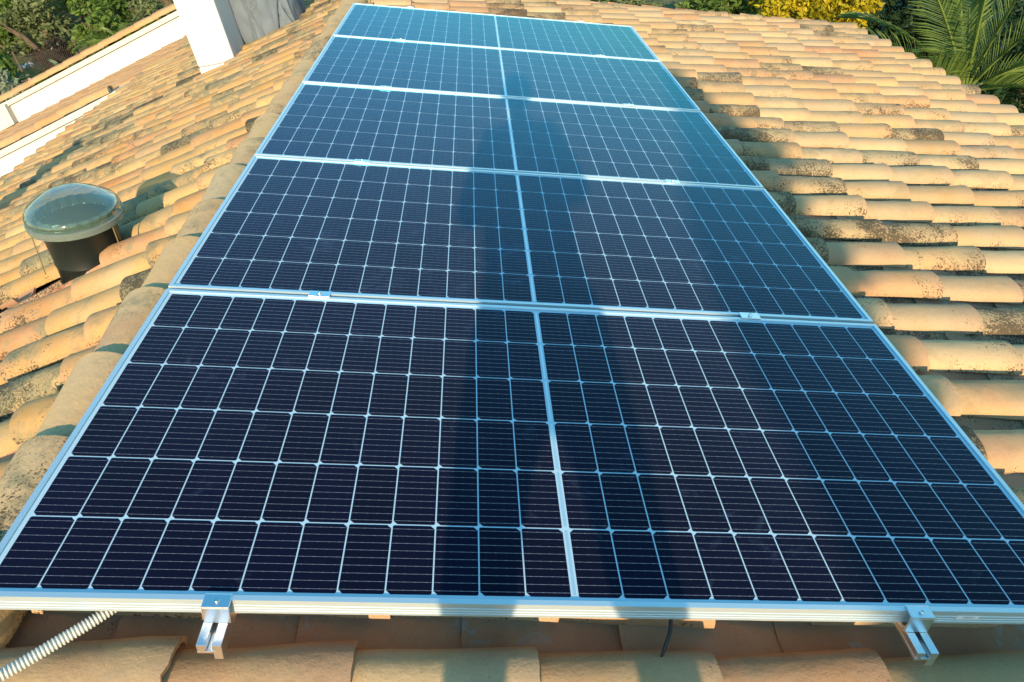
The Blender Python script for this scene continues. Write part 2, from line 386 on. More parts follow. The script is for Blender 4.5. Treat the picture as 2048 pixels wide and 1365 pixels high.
# ------------------------------------------------------------ lower roof beyond the left eave, its gable wall and the far parapet
annex = empty('annex', Matrix.Translation((-6.9, 11.3, 0)), label='lower white outbuilding with orange-tiled roof and parapet beyond the left eave', cat='outbuilding')
AI = Matrix.Translation((6.9, -11.3, 0))
tl = .2555
def az_(x): return 3.90 + tl*(x+5.26)
al = math.atan(tl)
AF = AI @ Matrix(((-math.cos(al), 0, -math.sin(al), -4.5), (0, 1, 0, 0), (-math.sin(al), 0, math.cos(al), az_(-4.5)-.05), (0, 0, 0, 1)))
slope(AF, 9.75, 12.98, 4.6, 0, seed=31, first=.05, weath=lambda u, y, w: w*.45).build('annex_roof', [tile_new, chan, M_deck], annex, smooth=50, attr=True)
mb = MB()
def slab(mb, x0, x1, y0, y1, dz0, dz1, mi=0, z0=None):
    za0 = az_(x0)+dz0 if z0 is None else z0; za1 = az_(x1)+dz0 if z0 is None else z0
    vs_ = [AI @ Vector(p) for p in ((x0, y0, za0), (x1, y0, za1), (x1, y1, za1), (x0, y1, za0), (x0, y0, az_(x0)+dz1), (x1, y0, az_(x1)+dz1), (x1, y1, az_(x1)+dz1), (x0, y1, az_(x0)+dz1))]
    mb.add(vs_, ((0,3,2,1),(4,5,6,7),(0,1,5,4),(1,2,6,5),(2,3,7,6),(3,0,4,7)), mi)
slab(mb, -9.0, -4.6, 9.6, 9.75, 0, -.10, z0=0)
slab(mb, -9.0, -4.6, 9.75, 13.0, 0, -.2, z0=0)
mb.build('wall', M_white, annex)
mb = MB(); slab(mb, -9.0, -5.22, 13.0, 13.2, 0, .31, z0=0); mb.build('parapet', M_white, annex, bevel=.01)
for args in ((-9.03, -4.7, 9.55, 9.80, -.098, -.02), (-9.03, -5.20, 12.95, 13.25, .312, .39)):
    mb = MB(); slab(mb, *args); mb.build('mortar_band', M_mortar, annex)
mb = MB(); slab(mb, -5.36, -5.24, 9.57, 9.71, -.019, .05); mb.build('coping_end', M_mortar, annex, bevel=.02)
mb = MB(); slab(mb, -9.15, -8.72, 12.86, 13.30, .02, .36); mb.build('pillar_cap', M_mortar, annex)
r = random.Random(9)
for (y, dz, xr) in ((9.64, .0, -5.25), (13.03, .425, -5.26), (13.19, .425, -5.26)):
    u = 0
    CF = AI @ Matrix(((-math.cos(al), 0, -math.sin(al), xr), (0, 1, 0, 0), (-math.sin(al), 0, math.cos(al), az_(xr)+dz), (0, 0, 0, 1)))
    while u < abs(-9.0-xr)/math.cos(al)-.2:
        mb = MB(); arc_tile(mb, CF, u-.05, u+.40, y, .095, .105, .075, .085, -.005, .008, True, seg=8, attr=(r.random(), .2*r.random()))
        mb.build('coping_tile', tile_new, annex, smooth=50, attr=True); u += .37

# ------------------------------------------------------------ solar panels
PWD, PL, GAP = 2.094, 1.038, .015
def make_panel(first):
    root = empty('solar_panel', M)
    h = PWD/2; lip = .011
    fr = MB()
    # side rails with three shallow grooves on the outer face
    def prof(): return [(0, 0), (lip, 0), (lip, -.0035), (.0018, -.0035), (.0018, -.0335), (.022, -.0335), (.022, -.035), (0, -.035),
                        (0, -.029), (.0009, -.0283), (.0009, -.0267), (0, -.026), (0, -.0225), (.0009, -.0218), (.0009, -.0202), (0, -.0195), (0, -.0150), (.0009, -.0143), (.0009, -.0127), (0, -.012)]
    pr = prof(); n = len(pr)
    def run(pts, nrm):                                    # sweep along a mitred edge
        (a, b) = pts; vs_ = []
        for e, (px, py) in enumerate((a, b)):
            for d, z in pr:
                ed = (Vector(b)-Vector(a)).normalized(); dd = Vector((px, py)) + Vector(nrm)*d + ed*(d if e == 0 else -d)
                vs_.append((dd.x, dd.y, z))
        fr.add(vs_, [(i, (i+1) % n, (i+1) % n+n, i+n) for i in range(n)])
    run(((-h, 0), (h, 0)), (0, 1)); run(((h, 0), (h, PL)), (-1, 0)); run(((h, PL), (-h, PL)), (0, -1)); run(((-h, PL), (-h, 0)), (1, 0))
    fr.build('frame', M_alu, root)
    bs = MB(); bs.box(-h+.003, .003, -.008, h-.003, PL-.003, -.0042); bs.build('backsheet', M_back, root)
    ce = MB(); r_ = random.Random(3)
    px_ = .0851; py_ = (PL-.039)/6; gx = .0029; gy = .0032
    for side in (-1, 1):
        for i in range(12):
            for j in range(6):
                xa = .0058+i*px_+gx/2; xb = xa+px_-gx; ya = .0195+j*py_+gy/2; yb = ya+py_-gy
                if side < 0: xa, xb = -xb, -xa
                ca, cb = (.0082, .0026) if side < 0 else (.0026, .0082)   # lower-left + upper-right, lower-right + upper-left
                P8 = [(xa+ca, ya), (xb-cb, ya), (xb, ya+cb), (xb, yb-ca), (xb-ca, yb), (xa+cb, yb), (xa, yb-cb), (xa, ya+ca)]
                t = r_.random(); off = len(ce.v)
                ce.add([(x, y, -.0038) for x, y in P8], [tuple(range(8))], 0, [((x-xa)/(xb-xa), (y-ya)/(yb-ya), t, 1) for x, y in P8])
    for j in range(6):                                    # the bright cross ribbon between the two halves
        y0 = .0195+j*py_; ce.add([(-.0026, y0+.006, -.0036), (.0026, y0+.006, -.0036), (.0026, y0+py_-.006, -.0036), (-.0026, y0+py_-.006, -.0036)], [(0, 1, 2, 3)], 1)
    ce.build('cell_grid', [M_cell, M_alu], root, attr=True)
    jb = MB(); jb.box(-.10, .45, -.0095, .0, .55, -.022); jb.build('junction_box', M_black, root)
    return root
names = ['frontmost of the five solar panels, with a white sticker on its frame',
         'second solar panel from the front, across the waist of the person shadow',
         'middle one of the five solar panels, under the shadow of the shoulders',
         'fourth solar panel from the front, where the head of the shadow lies',
         'farthest solar panel, at the top of the array beside the ridge']
proto = make_panel(0)
for i in range(5):
    o = proto if i == 0 else copy_tree(proto)
    o.matrix_world = M @ Matrix.Translation((0, i*(PL+GAP), 0)) @ Matrix.Rotation(R((0, .05, -.06, .08, -.04)[i]), 4, 'X')
    tag(o, names[i], 'solar panel', 'solar panels laid side by side on the right slope')
# the sticker belongs to the front panel only
mb = MB(); mb.box(.734, -.0006, -.0225, .780, -.0002, -.0115)
st = mb.build('sticker', M_label, proto, label='small white barcode sticker')
mb = MB(); r = random.Random(2); x = .745
while x < .769:
    w = r.choice((.0004, .0006, .001)); mb.box(x, -.0009, -.0165, x+w, -.0007, -.0150); x += w+.0012
x = .748
while x < .766:
    w = r.choice((.0008, .0012)); mb.box(x, -.0009, -.0190, x+w, -.0007, -.0183); x += w+.0012
ink = mb.build('print', M_ink, proto)

# rails
def rail_poly():
    return [(-.021, -.0405), (-.005, -.0405), (-.005, -.052), (-.009, -.052), (-.009, -.056), (.009, -.056), (.009, -.052), (.005, -.052), (.005, -.0405), (.021, -.0405),
            (.021, -.078), (.006, -.078), (.006, -.062), (-.021, -.062), (-.021, -.056), (-.0175, -.056), (-.0175, -.052), (-.021, -.052)]
for x, lb in ((-.636, 'aluminium mounting rail under the left part of the panels'), (.656, 'aluminium mounting rail under the right part of the panels')):
    root = empty('mounting_rail', M @ Matrix.Translation((x, 0, 0)), label=lb, cat='mounting rail', group='rails under the panels')
    mb = MB(); mb.prism(rail_poly(), -.062, 5.36); mb.build('rail', M_steel, root, bevel=.0006)
    for q in range(6):
        y = .25+q*1.0; mb = MB(); mb.box(-.02, y, -.0785, .005, y+.04, -.0825); mb.box(-.02, y+.003, -.0827, -.016, y+.037, -.19)
        mb.box(.10, y, -.196, -.02, y+.04, -.19); mb.build('roof_hook', M_steel, root)
# clamps
def end_clamp(flip):
    root = empty('end_clamp'); s = -1 if flip else 1
    w = .0235; mb = MB()
    def pb(y0, z0, y1, z1, ww=w): mb.box(-ww, min(s*y0, s*y1), z0, ww, max(s*y0, s*y1), z1)
    pb(-.018, .0006, .0105, .0040); pb(-.018, -.0395, -.0145, .0004); pb(-.0143, -.0397, -.0035, -.0360, .019)
    mb.build('clamp_body', M_steel, root, bevel=.0012)
    b = MB(); b.lathe([(.0045, .0042), (.0045, .0072), (.0036, .0084), (.0022, .0084), (.0022, .0060), (0.0001, .0060)], 16, c=(.001, -s*.0065, 0)); b.build('bolt', M_bolt, root, smooth=40)
    return root
def mid_clamp():
    root = empty('mid_clamp'); mb = MB(); mb.box(-.030, -.0165, .0006, .030, .0165, .0040); mb.box(-.026, -.005, -.039, .026, .005, .0004)
    mb.build('clamp_body', M_steel, root, bevel=.001)
    b = MB(); b.lathe([(.0055, .0042), (.0055, .0085), (.0045, .0098), (.0025, .0098), (.0025, .0065), (.0001, .0065)], 16); b.build('bolt', M_bolt, root, smooth=40)
    return root
sides = (('left', -.636), ('right', .656))
ec = end_clamp(False); e2 = copy_tree(ec); er = end_clamp(True); er2 = copy_tree(er)
for o, x, y, lb in ((ec, -.632, 0, 'shiny end clamp holding the front panel edge, left one above its rail end'), (e2, .652, 0, 'shiny end clamp holding the front panel edge, right one near the sticker'),
                    (er, -.63, 5*(PL+GAP)-GAP, 'small end clamp on the far edge of the farthest panel, the left one'), (er2, .655, 5*(PL+GAP)-GAP, 'small end clamp on the far edge of the farthest panel, the right one')):
    o.matrix_world = M @ Matrix.Translation((x, y, 0)); tag(o, lb, 'clamp', 'end clamps on the outer panel edges')
mc = mid_clamp(); first = True
gn = ('first and second', 'second and third', 'third and fourth', 'fourth and fifth')
for g in range(4):
    for sname, x in sides:
        o = mc if first else copy_tree(mc); first = False
        o.matrix_world = M @ Matrix.Translation((x+(.012 if sname == 'left' else -.004), (g+1)*(PL+GAP)-GAP/2, 0))
        tag(o, 'small metal clamp on the %s side between the %s panel from the front' % (sname, gn[g]), 'clamp', 'mid clamps between neighbouring panels')

# corrugated conduit
def conduit():
    pts = []; mb = MB()
    P = [Vector(p) for p in ((-.62, .34, -.072), (-.80, .07, -.066), (-.905, -.05, -.066), (-.99, -.135, -.060), (-1.16, -.30, -.018), (-1.40, -.46, -.075), (-1.8, -.60, -.27))]
    def cr(t):
        i = min(int(t), len(P)-2); f = t-i; p0 = P[max(i-1, 0)]; p1 = P[i]; p2 = P[i+1]; p3 = P[min(i+2, len(P)-1)]
        return .5*((2*p1)+(p2-p0)*f+(2*p0-5*p1+4*p2-p3)*f*f+(3*p1-p0-3*p2+p3)*f**3)
    dense = [cr(t*(len(P)-1)/600) for t in range(601)]
    L = 0; cum = [0]
    for a, b in zip(dense, dense[1:]): L += (b-a).length; cum.append(L)
    st = .00105; n = int(L/st); pts = []; rad = []; j = 0
    for i in range(n):
        s_ = i*st
        while j < 599 and cum[j+1] < s_: j += 1
        f = (s_-cum[j])/max(1e-9, cum[j+1]-cum[j]); pts.append(dense[j].lerp(dense[j+1], f))
        ph = (i % 6); rad.append((.0088, .0088, .0100, .0113, .0113, .0100)[ph])
    mb.tube(pts, rad, 14); return mb
root = conduit().build('corrugated_conduit', M_conduit, None, smooth=60)
root.matrix_world = M
tag(root, 'pale grey corrugated conduit coming out from under the front panel corner', 'conduit')
mb = MB(); mb.tube([(.20, .06, -.04), (.188, .0, -.075), (.176, -.022, -.100), (.172, -.028, -.112)], [.004, .004, .0035, .002], 8)
o = mb.build('cable_tie', M_black, None, smooth=60); o.matrix_world = M; tag(o, 'black strap end sticking out under the front panel edge', 'cable tie')

# ------------------------------------------------------------ tubular skylight on the left slope
axis_tilt = R(-5)
B0 = LEFT @ Vector((TUBE_C[0]-.045, TUBE_C[1]+.04, -.030))
TM = M @ Matrix.Translation(B0) @ Matrix.Rotation(axis_tilt, 4, 'Y') @ Matrix.Rotation(R(3), 4, 'X') @ Matrix.Scale(.87, 4)
sk = empty('tubular_skylight', TM, label='round skylight with a clear dome on a black tube, left of the panels', cat='skylight')
mb = MB(); mb.lathe([(.150, -.10), (.150, .10), (.153, .104), (.153, .110), (.151, .114), (.158, .26), (.175, .30)], 48, cap=False); mb.lathe([(.142, .30), (.142, -.1)], 48); mb.build('tube', M_tubeblk, sk, smooth=40)
mb = MB(); mb.lathe([(.176, .286), (.204, .290), (.206, .30), (.206, .318), (.200, .322), (.176, .322), (.174, .30), (.176, .286)], 64); 
def clear(name, tintc, rough, ior=1.35):
    m, nt, P = mat(name); P.inputs['Base Color'].default_value = (*tintc, 1); P.inputs['Roughness'].default_value = rough
    P.inputs['Transmission Weight'].default_value = .9; P.inputs['IOR'].default_value = ior
    return m
M_ring = clear('milky_acrylic', (.36, .42, .36), .2); M_ring.node_tree.nodes['Principled BSDF'].inputs['Transmission Weight'].default_value = .6
def thin_glass(name, tint, refl):
    m, nt, P = mat(name); B = NB(nt); nt.nodes.remove(P)
    tr = B.n('ShaderNodeBsdfTransparent'); tr.inputs[0].default_value = (*tint, 1)
    gl = B.n('ShaderNodeBsdfGlossy'); gl.inputs[1].default_value = .07; gl.inputs[0].default_value = (1, 1, 1, 1)
    df = B.n('ShaderNodeBsdfDiffuse'); df.inputs[0].default_value = (.13, .20, .16, 1)
    lw = B.n('ShaderNodeLayerWeight'); lw.inputs[0].default_value = refl
    tc = B.n('ShaderNodeTexCoord').outputs['Object']
    B.l(B.bump(B.noise(tc, 14, 3, .5), .35, .01), gl.inputs['Normal'])
    m1 = B.n('ShaderNodeMixShader'); m1.inputs[0].default_value = .38; B.l(tr.outputs[0], m1.inputs[1]); B.l(df.outputs[0], m1.inputs[2])
    m2 = B.n('ShaderNodeMixShader'); B.l(B.math('ADD', B.math('MULTIPLY', lw.outputs['Facing'], .38), .05, clamp=True), m2.inputs[0]); B.l(m1.outputs[0], m2.inputs[1]); B.l(gl.outputs[0], m2.inputs[2])
    B.l(m2.outputs[0], nt.nodes['Material Output'].inputs[0]); return m
M_dome = thin_glass('clear_dome', (.78, .88, .86), .35)
mb.build('rim', M_ring, sk, smooth=40)
mb = MB(); mb.lathe([(.200, .3225), (.201, .342), (.196, .358), (.182, .376), (.130, .410), (.085, .432), (.060, .437), (.0, .438)], 64); mb.build('dome', M_dome, sk, smooth=50)
M_refl = simple('reflector_sheet', (.34, .50, .40), .22, .75, .3, 9)
mb = MB()
for q in range(40):                                       # fluted bright liner seen through the dome
    a0 = 2*math.pi*q/40; a1 = 2*math.pi*(q+1)/40
    r0 = .138+(.004 if q % 2 else -.004); r1 = .138+(.004 if (q+1) % 2 else -.004)
    mb.add([(r0*math.cos(a0), r0*math.sin(a0), .12), (r1*math.cos(a1), r1*math.sin(a1), .12), (r1*math.cos(a1)*1.12, r1*math.sin(a1)*1.12, .345), (r0*math.cos(a0)*1.12, r0*math.sin(a0)*1.12, .345)], [(0, 1, 2, 3)])
mb.build('reflector', M_refl, sk)
mb = MB(); mb.lathe([(.0001, .16), (.137, .16)], 40); mb.build('diffuser', simple('diffuser_disc', (.25, .33, .30), .3, 0, .3, 20), sk)
mb = MB(); mb.lathe([(.150, .285), (.158, .299), (.158, .305), (.150, .292)], 64)
for a in (0, 120, 240):
    p = Vector((.195*math.cos(R(a-20)), .195*math.sin(R(a-20)), .29)); mb.tube([p, p*1.04-Vector((0, 0, .22))], .0025, 6)
mb.build('stay', simple('brass_stay', (.45, .36, .18), .4, .6), sk)
# bare bed where tiles are missing, tube's shade put into its dark colour
mb = MB(); g = LEFT @ Matrix.Translation((0, 0, 0))
for (u0, y0, u1, y1, n0, n1) in ((.36, 1.72, 1.06, 2.26, -.04, -.035),):
    mb.box(u0, y0, n0, u1, y1, n1, mat=LEFT)
mb.build('gap_shade_bed', simple('gap_shade_sheet', (.05, .03, .02), .7, 0, .4, 10), house, label='bare bed in the gap of the tiles round the skylight, with shade in its dark colour')

# ------------------------------------------------------------ quilted bundle behind the chimney
def bundle(cx_, cy_, cz_, sx_, sy_, sz_, name, lb, seed):
    me = bpy.data.meshes.new(name); bm = bmesh.new(); bmesh.ops.create_cube(bm, size=2); bmesh.ops.subdivide_edges(bm, edges=bm.edges[:], cuts=60, use_grid_fill=True)
    for v in bm.verts:
        p = v.co.copy(); q = p.normalized()*1.25; p = p.lerp(q, .45)
        a = math.atan2(p.y, p.x)
        f1 = abs(math.sin(3.4*a + 2.6*p.z + noise.noise(p*1.2+Vector((seed, 1, 0))))); f2 = abs(math.sin(3.4*a - 2.6*p.z + .9*noise.noise(p*1.3)))
        cre = min(f1, f2); d = -.15*math.exp(-cre*11) + .09*noise.noise(p*1.6+Vector((seed, 0, 0))) + .03*noise.noise(p*6)
        p = p*(1+d); p.x += .12*noise.noise(Vector((p.z*1.4, seed, 2)))
        v.co = Vector((p.x*sx_, p.y*sy_, p.z*sz_))
    bm.to_mesh(me); bm.free(); me.materials.append(M_quilt)
    for p in me.polygons: p.use_smooth = True
    o = bpy.data.objects.new(name, me); COL.objects.link(o); o.location = (cx_, cy_, cz_); tag(o, lb, 'padded cover'); return o
bundle(-2.10, 6.98, 4.90, .27, .30, .66, 'padded_cover', 'big grey quilted padded cover standing on the tiles behind the chimney', 1)
bundle(-1.62, 7.6, 4.90, .14, .16, .36, 'padded_cover', 'small grey padded bundle at the top edge, right of the big quilted cover', 5)

# vent pipe to the left of the picture, whose shadow falls on the left slope
vb = LEFT @ Vector((2.82, 2.5, 0)); vw = M @ vb
vp = empty('vent_pipe', Matrix.Translation(vw), label='slim grey vent pipe near the left eave', cat='vent pipe')
mb = MB(); mb.lathe([(.13, -.1), (.13, 1.05)], 24, cap=True); mb.build('pipe', M_conduit, vp, smooth=40)
mb = MB(); mb.lathe([(.17, 1.03), (.17, 1.16), (.02, 1.24)], 24, cap=True); mb.build('cowl', M_conduit, vp, smooth=40)

# ------------------------------------------------------------ ground
def gz(x, y):
    t = max(0, y-15); a = min(1, max(0, (y-13.6)/3)); b = min(1, max(0, (-4.6-x)/2.5)); a = a*a*(3-2*a); b = b*b*(3-2*b)
    return min(t*.13, 9) + 2.3*a*b + .25*noise.noise(Vector((x*.1, y*.1, 0)))*min(1, max(0, (y-12)/8))
gm = MB(); N = 70; xs = [-1200+2400*(i/N) for i in range(N+1)]
def warp(t): return math.copysign(abs(t)**2.6, t)
xs = [warp(-1+2*i/N)*900 for i in range(N+1)]; ys = [warp(-1+2*i/N)*900+10 for i in range(N+1)]
gm.add([(x, y, gz(x, y)-.02) for y in ys for x in xs], [(j*(N+1)+i, j*(N+1)+i+1, (j+1)*(N+1)+i+1, (j+1)*(N+1)+i) for j in range(N) for i in range(N)])
def ground_mat():
    m, nt, P = mat('garden_ground'); B = NB(nt); tc = B.n('ShaderNodeTexCoord').outputs['Object']
    c = B.ramp(B.noise(tc, .8, 8, .7), [(.35, (.05, .07, .02)), (.5, (.10, .11, .035)), (.65, (.20, .16, .08))])
    B.l(c, P.inputs['Base Color']); P.inputs['Roughness'].default_value = .95; B.l(B.bump(B.noise(tc, 6, 6, .7), .8, .1), P.inputs['Normal']); return m
gm.build('ground', ground_mat(), None, smooth=60, kind='structure')

# ------------------------------------------------------------ plants
def leaves(mb, c, rx_, ry_, rz_, n, size, seed, clumps=14, elong=1.8, low=.0):
    r = random.Random(seed); cl = []
    for _ in range(clumps):
        while True:
            p = Vector((r.uniform(-1, 1), r.uniform(-1, 1), r.uniform(-1+low, 1)))
            if p.length < 1: break
        p = p*(.55+.45*r.random()) if p.length > .4 else p.normalized()*.7
        cl.append((p, r.uniform(.22, .42), r.random()))
    for i in range(n):
        p, cr_, ct = r.choice(cl)
        q = Vector((r.gauss(0, 1), r.gauss(0, 1), r.gauss(0, 1))); q = q.normalized()*cr_*(.55+.45*r.random())
        q = p+q; P = Vector((c[0]+q.x*rx_, c[1]+q.y*ry_, c[2]+q.z*rz_))
        a = Vector((r.gauss(0, 1), r.gauss(0, 1), r.gauss(0, .7))).normalized(); b = a.cross(Vector((r.gauss(0, 1), r.gauss(0, 1), r.gauss(0, 1)))).normalized()
        s = size*r.uniform(.6, 1.3); a = a*s*elong*.5; b = b*s*.5
        mb.add([P-a, P+b*.8, P+a, P-b*.8], [(0, 1, 2, 3)], 0, (min(1, max(0, ct*.6+r.random()*.4)), 0, 0, 1))
def shrub(name, x, y, rx_, rz_, n, size, leaf, seed, lb, cat='shrub', group=None, z=None, clumps=16, ry_=None):
    zb = gz(x, y) if z is None else z
    root = empty(name, Matrix.Translation((x, y, zb)), label=lb, cat=cat, group=group)
    r = random.Random(seed); tr = MB()
    for k in range(5):
        a = r.uniform(0, 6.28); e = Vector((math.cos(a)*rx_*.55, math.sin(a)*rx_*.55, rz_*r.uniform(.9, 1.5)))
        tr.tube([(0, 0, 0), e*.45+Vector((0, 0, rz_*.2)), e], [.07*rx_, .045*rx_, .012*rx_], 7)
    tr.build('trunk', M_bark, root, smooth=60)
    mb = MB(); leaves(mb, (0, 0, rz_*1.05), rx_, ry_ or rx_, rz_, n, size, seed, clumps); mb.build('crown', leaf, root, attr=True)
    return root
def ray_at(u, v, t):                                      # positions along sight lines were worked out once and rounded
    pass
S = [  # left garden
 (-10.7, 15.9, .62, .72, 2000, .085, L_grey, 'silvery-leaved shrub at the left edge above the far white parapet', 'shrub'),
 (-8.6, 15.9, .42, .30, 700, .07, L_olive, 'low olive-green bush just beyond the white parapet', 'shrub'),
 (-11.6, 20.0, 1.1, .8, 2600, .085, L_olive, 'olive-green bush above the pale rocks', 'shrub'),
 (-9.6, 19.6, .9, .8, 2400, .085, L_green, 'fresh green bush left of the small fan-leaved palm', 'shrub'),
 (-13.6, 24.0, 1.9, 1.4, 3600, .11, L_green, 'green bush higher up the garden, at the upper left', 'shrub'),
 (-10.6, 24.0, 1.8, 1.4, 3600, .11, L_olive, 'dull green bush behind the small fan-leaved palm', 'shrub'),
 (-7.4, 21.0, 1.2, 1.0, 2600, .09, L_green, 'small green bush left of the chimney top', 'shrub'),
 (-17.5, 31.0, 3.0, 2.2, 3600, .17, L_olive, 'large olive tree crown in the top left corner', 'tree'),
 (-11.6, 31.0, 2.8, 2.2, 3600, .17, L_green, 'large green tree crown at the top edge over the garden', 'tree'),
 (-6.6, 28.0, 2.0, 1.6, 2600, .14, L_dark, 'dark bush behind the chimney top', 'tree'),
]
L_rust = leaf_material('reddish_dark_leaves', (.02, .012, .008), (.07, .04, .02), .2)
S += [
 (-10.2, 17.95, .60, .50, 2600, .05, L_rust, 'dark reddish bush seen through the lattice netting', 'shrub'),
 (-9.2, 17.0, .5, .42, 1200, .06, L_olive, 'small olive bush touching the lower edge of the dark netting', 'shrub'),
 (-11.9, 17.6, .8, .7, 2000, .08, L_green, 'leafy green bush at the left edge above the silvery shrub', 'shrub'),
 (-8.0, 18.6, .8, .7, 2200, .07, L_olive, 'olive bush behind the small palms', 'shrub'),
 (-13.0, 20.6, 1.3, 1.1, 3000, .09, L_green, 'bushy green shrub behind the pale rocks', 'shrub'),
 (-6.6, 17.6, .6, .55, 1500, .07, L_green, 'small bush just over the parapet beside the chimney', 'shrub'),
 (-11.0, 21.8, 1.4, 1.2, 3200, .09, L_green, 'wide green bush above the dark netting', 'shrub'),
 (-9.0, 22.5, 1.4, 1.2, 3200, .09, L_olive, 'wide olive bush right of the yellow-green palm', 'shrub'),
 (-14.8, 26.5, 2.2, 1.8, 3600, .12, L_olive, 'tall olive bush near the top left corner', 'shrub'),
 (-8.2, 26.0, 1.9, 1.6, 3200, .12, L_green, 'tall green bush near the chimney at the top edge', 'shrub'),
 (-11.4, 26.8, 2.2, 1.8, 3600, .12, L_green, 'tall green bush at the top edge of the left garden', 'shrub')]
for i, (x, y, rx_, rz_, n, sz, lf, lb, cat) in enumerate(S):
    shrub('shrub' if cat == 'shrub' else 'tree', x, y, rx_, rz_, n, sz, lf, 100+i, lb, cat, 'bushes in the garden on the left')
S2 = [   # last value: height of the middle of the crown
 (6.65, 16.2, 1.5, 1.2, 10000, .075, L_yellow, 'bright yellow flowering mimosa beyond the far roof edge', 'tree', 1.75),
 (5.0, 17.6, 1.1, 1.2, 4200, .085, L_green, 'green bush left of the yellow mimosa', 'shrub', 1.55),
 (2.6, 19.5, 1.8, 1.3, 4200, .10, L_olive, 'olive-green bush over the far roof edge at the top', 'shrub', 1.5),
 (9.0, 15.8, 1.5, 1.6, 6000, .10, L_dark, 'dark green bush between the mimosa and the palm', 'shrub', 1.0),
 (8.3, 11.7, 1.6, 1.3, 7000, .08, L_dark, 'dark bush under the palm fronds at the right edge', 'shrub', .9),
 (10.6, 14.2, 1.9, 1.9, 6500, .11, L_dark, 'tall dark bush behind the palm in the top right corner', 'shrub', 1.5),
 (-1.5, 24.5, 2.0, 1.4, 2600, .13, L_green, 'green bush hidden behind the far edge of the array', 'shrub', 1.6)]
for i, (x, y, rx_, rz_, n, sz, lf, lb, cat, z) in enumerate(S2):
    shrub('mimosa_tree' if 'mimosa beyond' in lb else 'shrub', x, y, rx_, rz_, n, sz, lf, 200+i, lb, cat, 'bushes beyond the right roof edge', z=z-1.05*rz_, clumps=34)

def frond(mb, base, dirv, length, droop, n, ll, seed, roll=0, w=.024):
    r = random.Random(seed); dirv = Vector(dirv).normalized(); side = dirv.cross(Vector((0, 0, 1)))
    side = (side if side.length > .1 else Vector((1, 0, 0))).normalized(); side = Matrix.Rotation(roll, 3, dirv) @ side
    p = Vector(base); pts = [p.copy()]; d = dirv.copy()
    for i in range(16):
        p = p + d*(length/16); d = (d + Vector((0, 0, -droop/16))).normalized(); pts.append(p.copy())
    mb.tube(pts, [.018*(1-.85*i/16)+.003 for i in range(17)], 6, 0)
    mb.a[-17*6:] = [(.9, 0, 0, 1)]*(17*6)
    for k in range(n):
        t = .10+.90*k/n; f = t*16; i = min(int(f), 15); P = pts[i].lerp(pts[i+1], f-i); T = (pts[i+1]-pts[i]).normalized(); up = side.cross(T).normalized()
        L = ll*math.sin(math.pi*min(1, .12+t*.86))**.55*r.uniform(.9, 1.08)*(1 if t < .93 else .8)
        for s in (-1, 1):
            ld = (side*s*(.95-.35*t) + T*(.55+.5*t) + up*.38 + Vector((r.uniform(-.07, .07), r.uniform(-.07, .07), r.uniform(-.07, .07)))).normalized()
            e1 = P+ld*L*.55; e2 = P+ld*L+Vector((0, 0, -.10*L)); wv = (T*.5+up).normalized()*w*.62
            mb.add([P-wv*.5, P+wv*.5, e1+wv, e1-wv, e2], [(0, 1, 2, 3), (3, 2, 4)], 0, (r.uniform(.2, 1), 0, 0, 1))
def palm(name, x, y, z, fr_list, leaf, lb, group, trunk_r=.22):
    root = empty(name, Matrix.Translation((x, y, gz(x, y))), label=lb, cat='palm', group=group)
    mb = MB(); pts = [(0, 0, -.3)]; rad = [trunk_r*1.2]; q = 0
    while q*.1 < z: pts.append((0, 0, q*.1)); rad.append(trunk_r*(1+.08*(q % 2))); q += 1
    mb.tube(pts, rad, 14); mb.build('trunk', M_bark, root, smooth=30)
    for i, (d, L, dr, ll, roll) in enumerate(fr_list):
        mb = MB(); frond(mb, (0, 0, z), d, L, dr, 58, ll, 300+i, roll); mb.build('frond', leaf, root, attr=True)
    return root
FR = [((-.62, -.30, .70), 1.9, 1.5, .50, .8), ((-.80, -.10, .30), 1.9, 1.2, .46, .7), ((-.10, -.25, 1.0), 2.3, .5, .52, 1.1), ((.20, -.2, 1.0), 2.3, .7, .50, .5), ((.45, -.3, .9), 2.3, 1.0, .50, .2),
      ((.75, -.3, .6), 2.3, 1.3, .48, -.1), ((.5, -.8, .5), 2.0, 1.4, .44, 0), ((-.35, .8, .8), 2.4, 1.0, .46, .2), ((.4, .8, .8), 2.4, 1.0, .46, -.2), ((-.6, .4, .75), 2.2, 1.2, .44, .6), ((.9, .3, .3), 2.3, 1.3, .44, 0), ((.1, .5, 1), 2.5, .8, .48, .5),
      ((-.36, -.10, 1.0), 2.2, .7, .50, 1.2), ((-.9, .2, .55), 2.0, 1.4, .46, .6)]
palm('palm_tree', 6.0, 9.2, 1.95, FR, L_palm, 'date palm with long feathery fronds in the top right corner', 'palms')
FR2 = [((math.cos(a), math.sin(a), .9), 1.3, 1.2, .34, .4*math.cos(a*3)) for a in [k*6.283/11 for k in range(11)]]
FRD = [((math.cos(a), math.sin(a), .35+.5*(k % 2)), 2.1, 1.2, .42, .3*math.cos(a*2)) for k, a in enumerate([q*6.283/16 for q in range(16)])]
palm('palm_tree', 8.4, 11.6, 1.15, FRD, L_palmd, 'dark palm behind the date palm at the right edge', 'palms')
palm('palm_tree', -8.5, 17.9, .45, FR2, L_palm, 'small yellow-green palm in the left garden beyond the parapet', 'palms', .12)
palm('palm_tree', -9.3, 16.6, .35, FR2[::2], L_palmd, 'small dark palm left of the yellow-green palm', 'palms', .10)

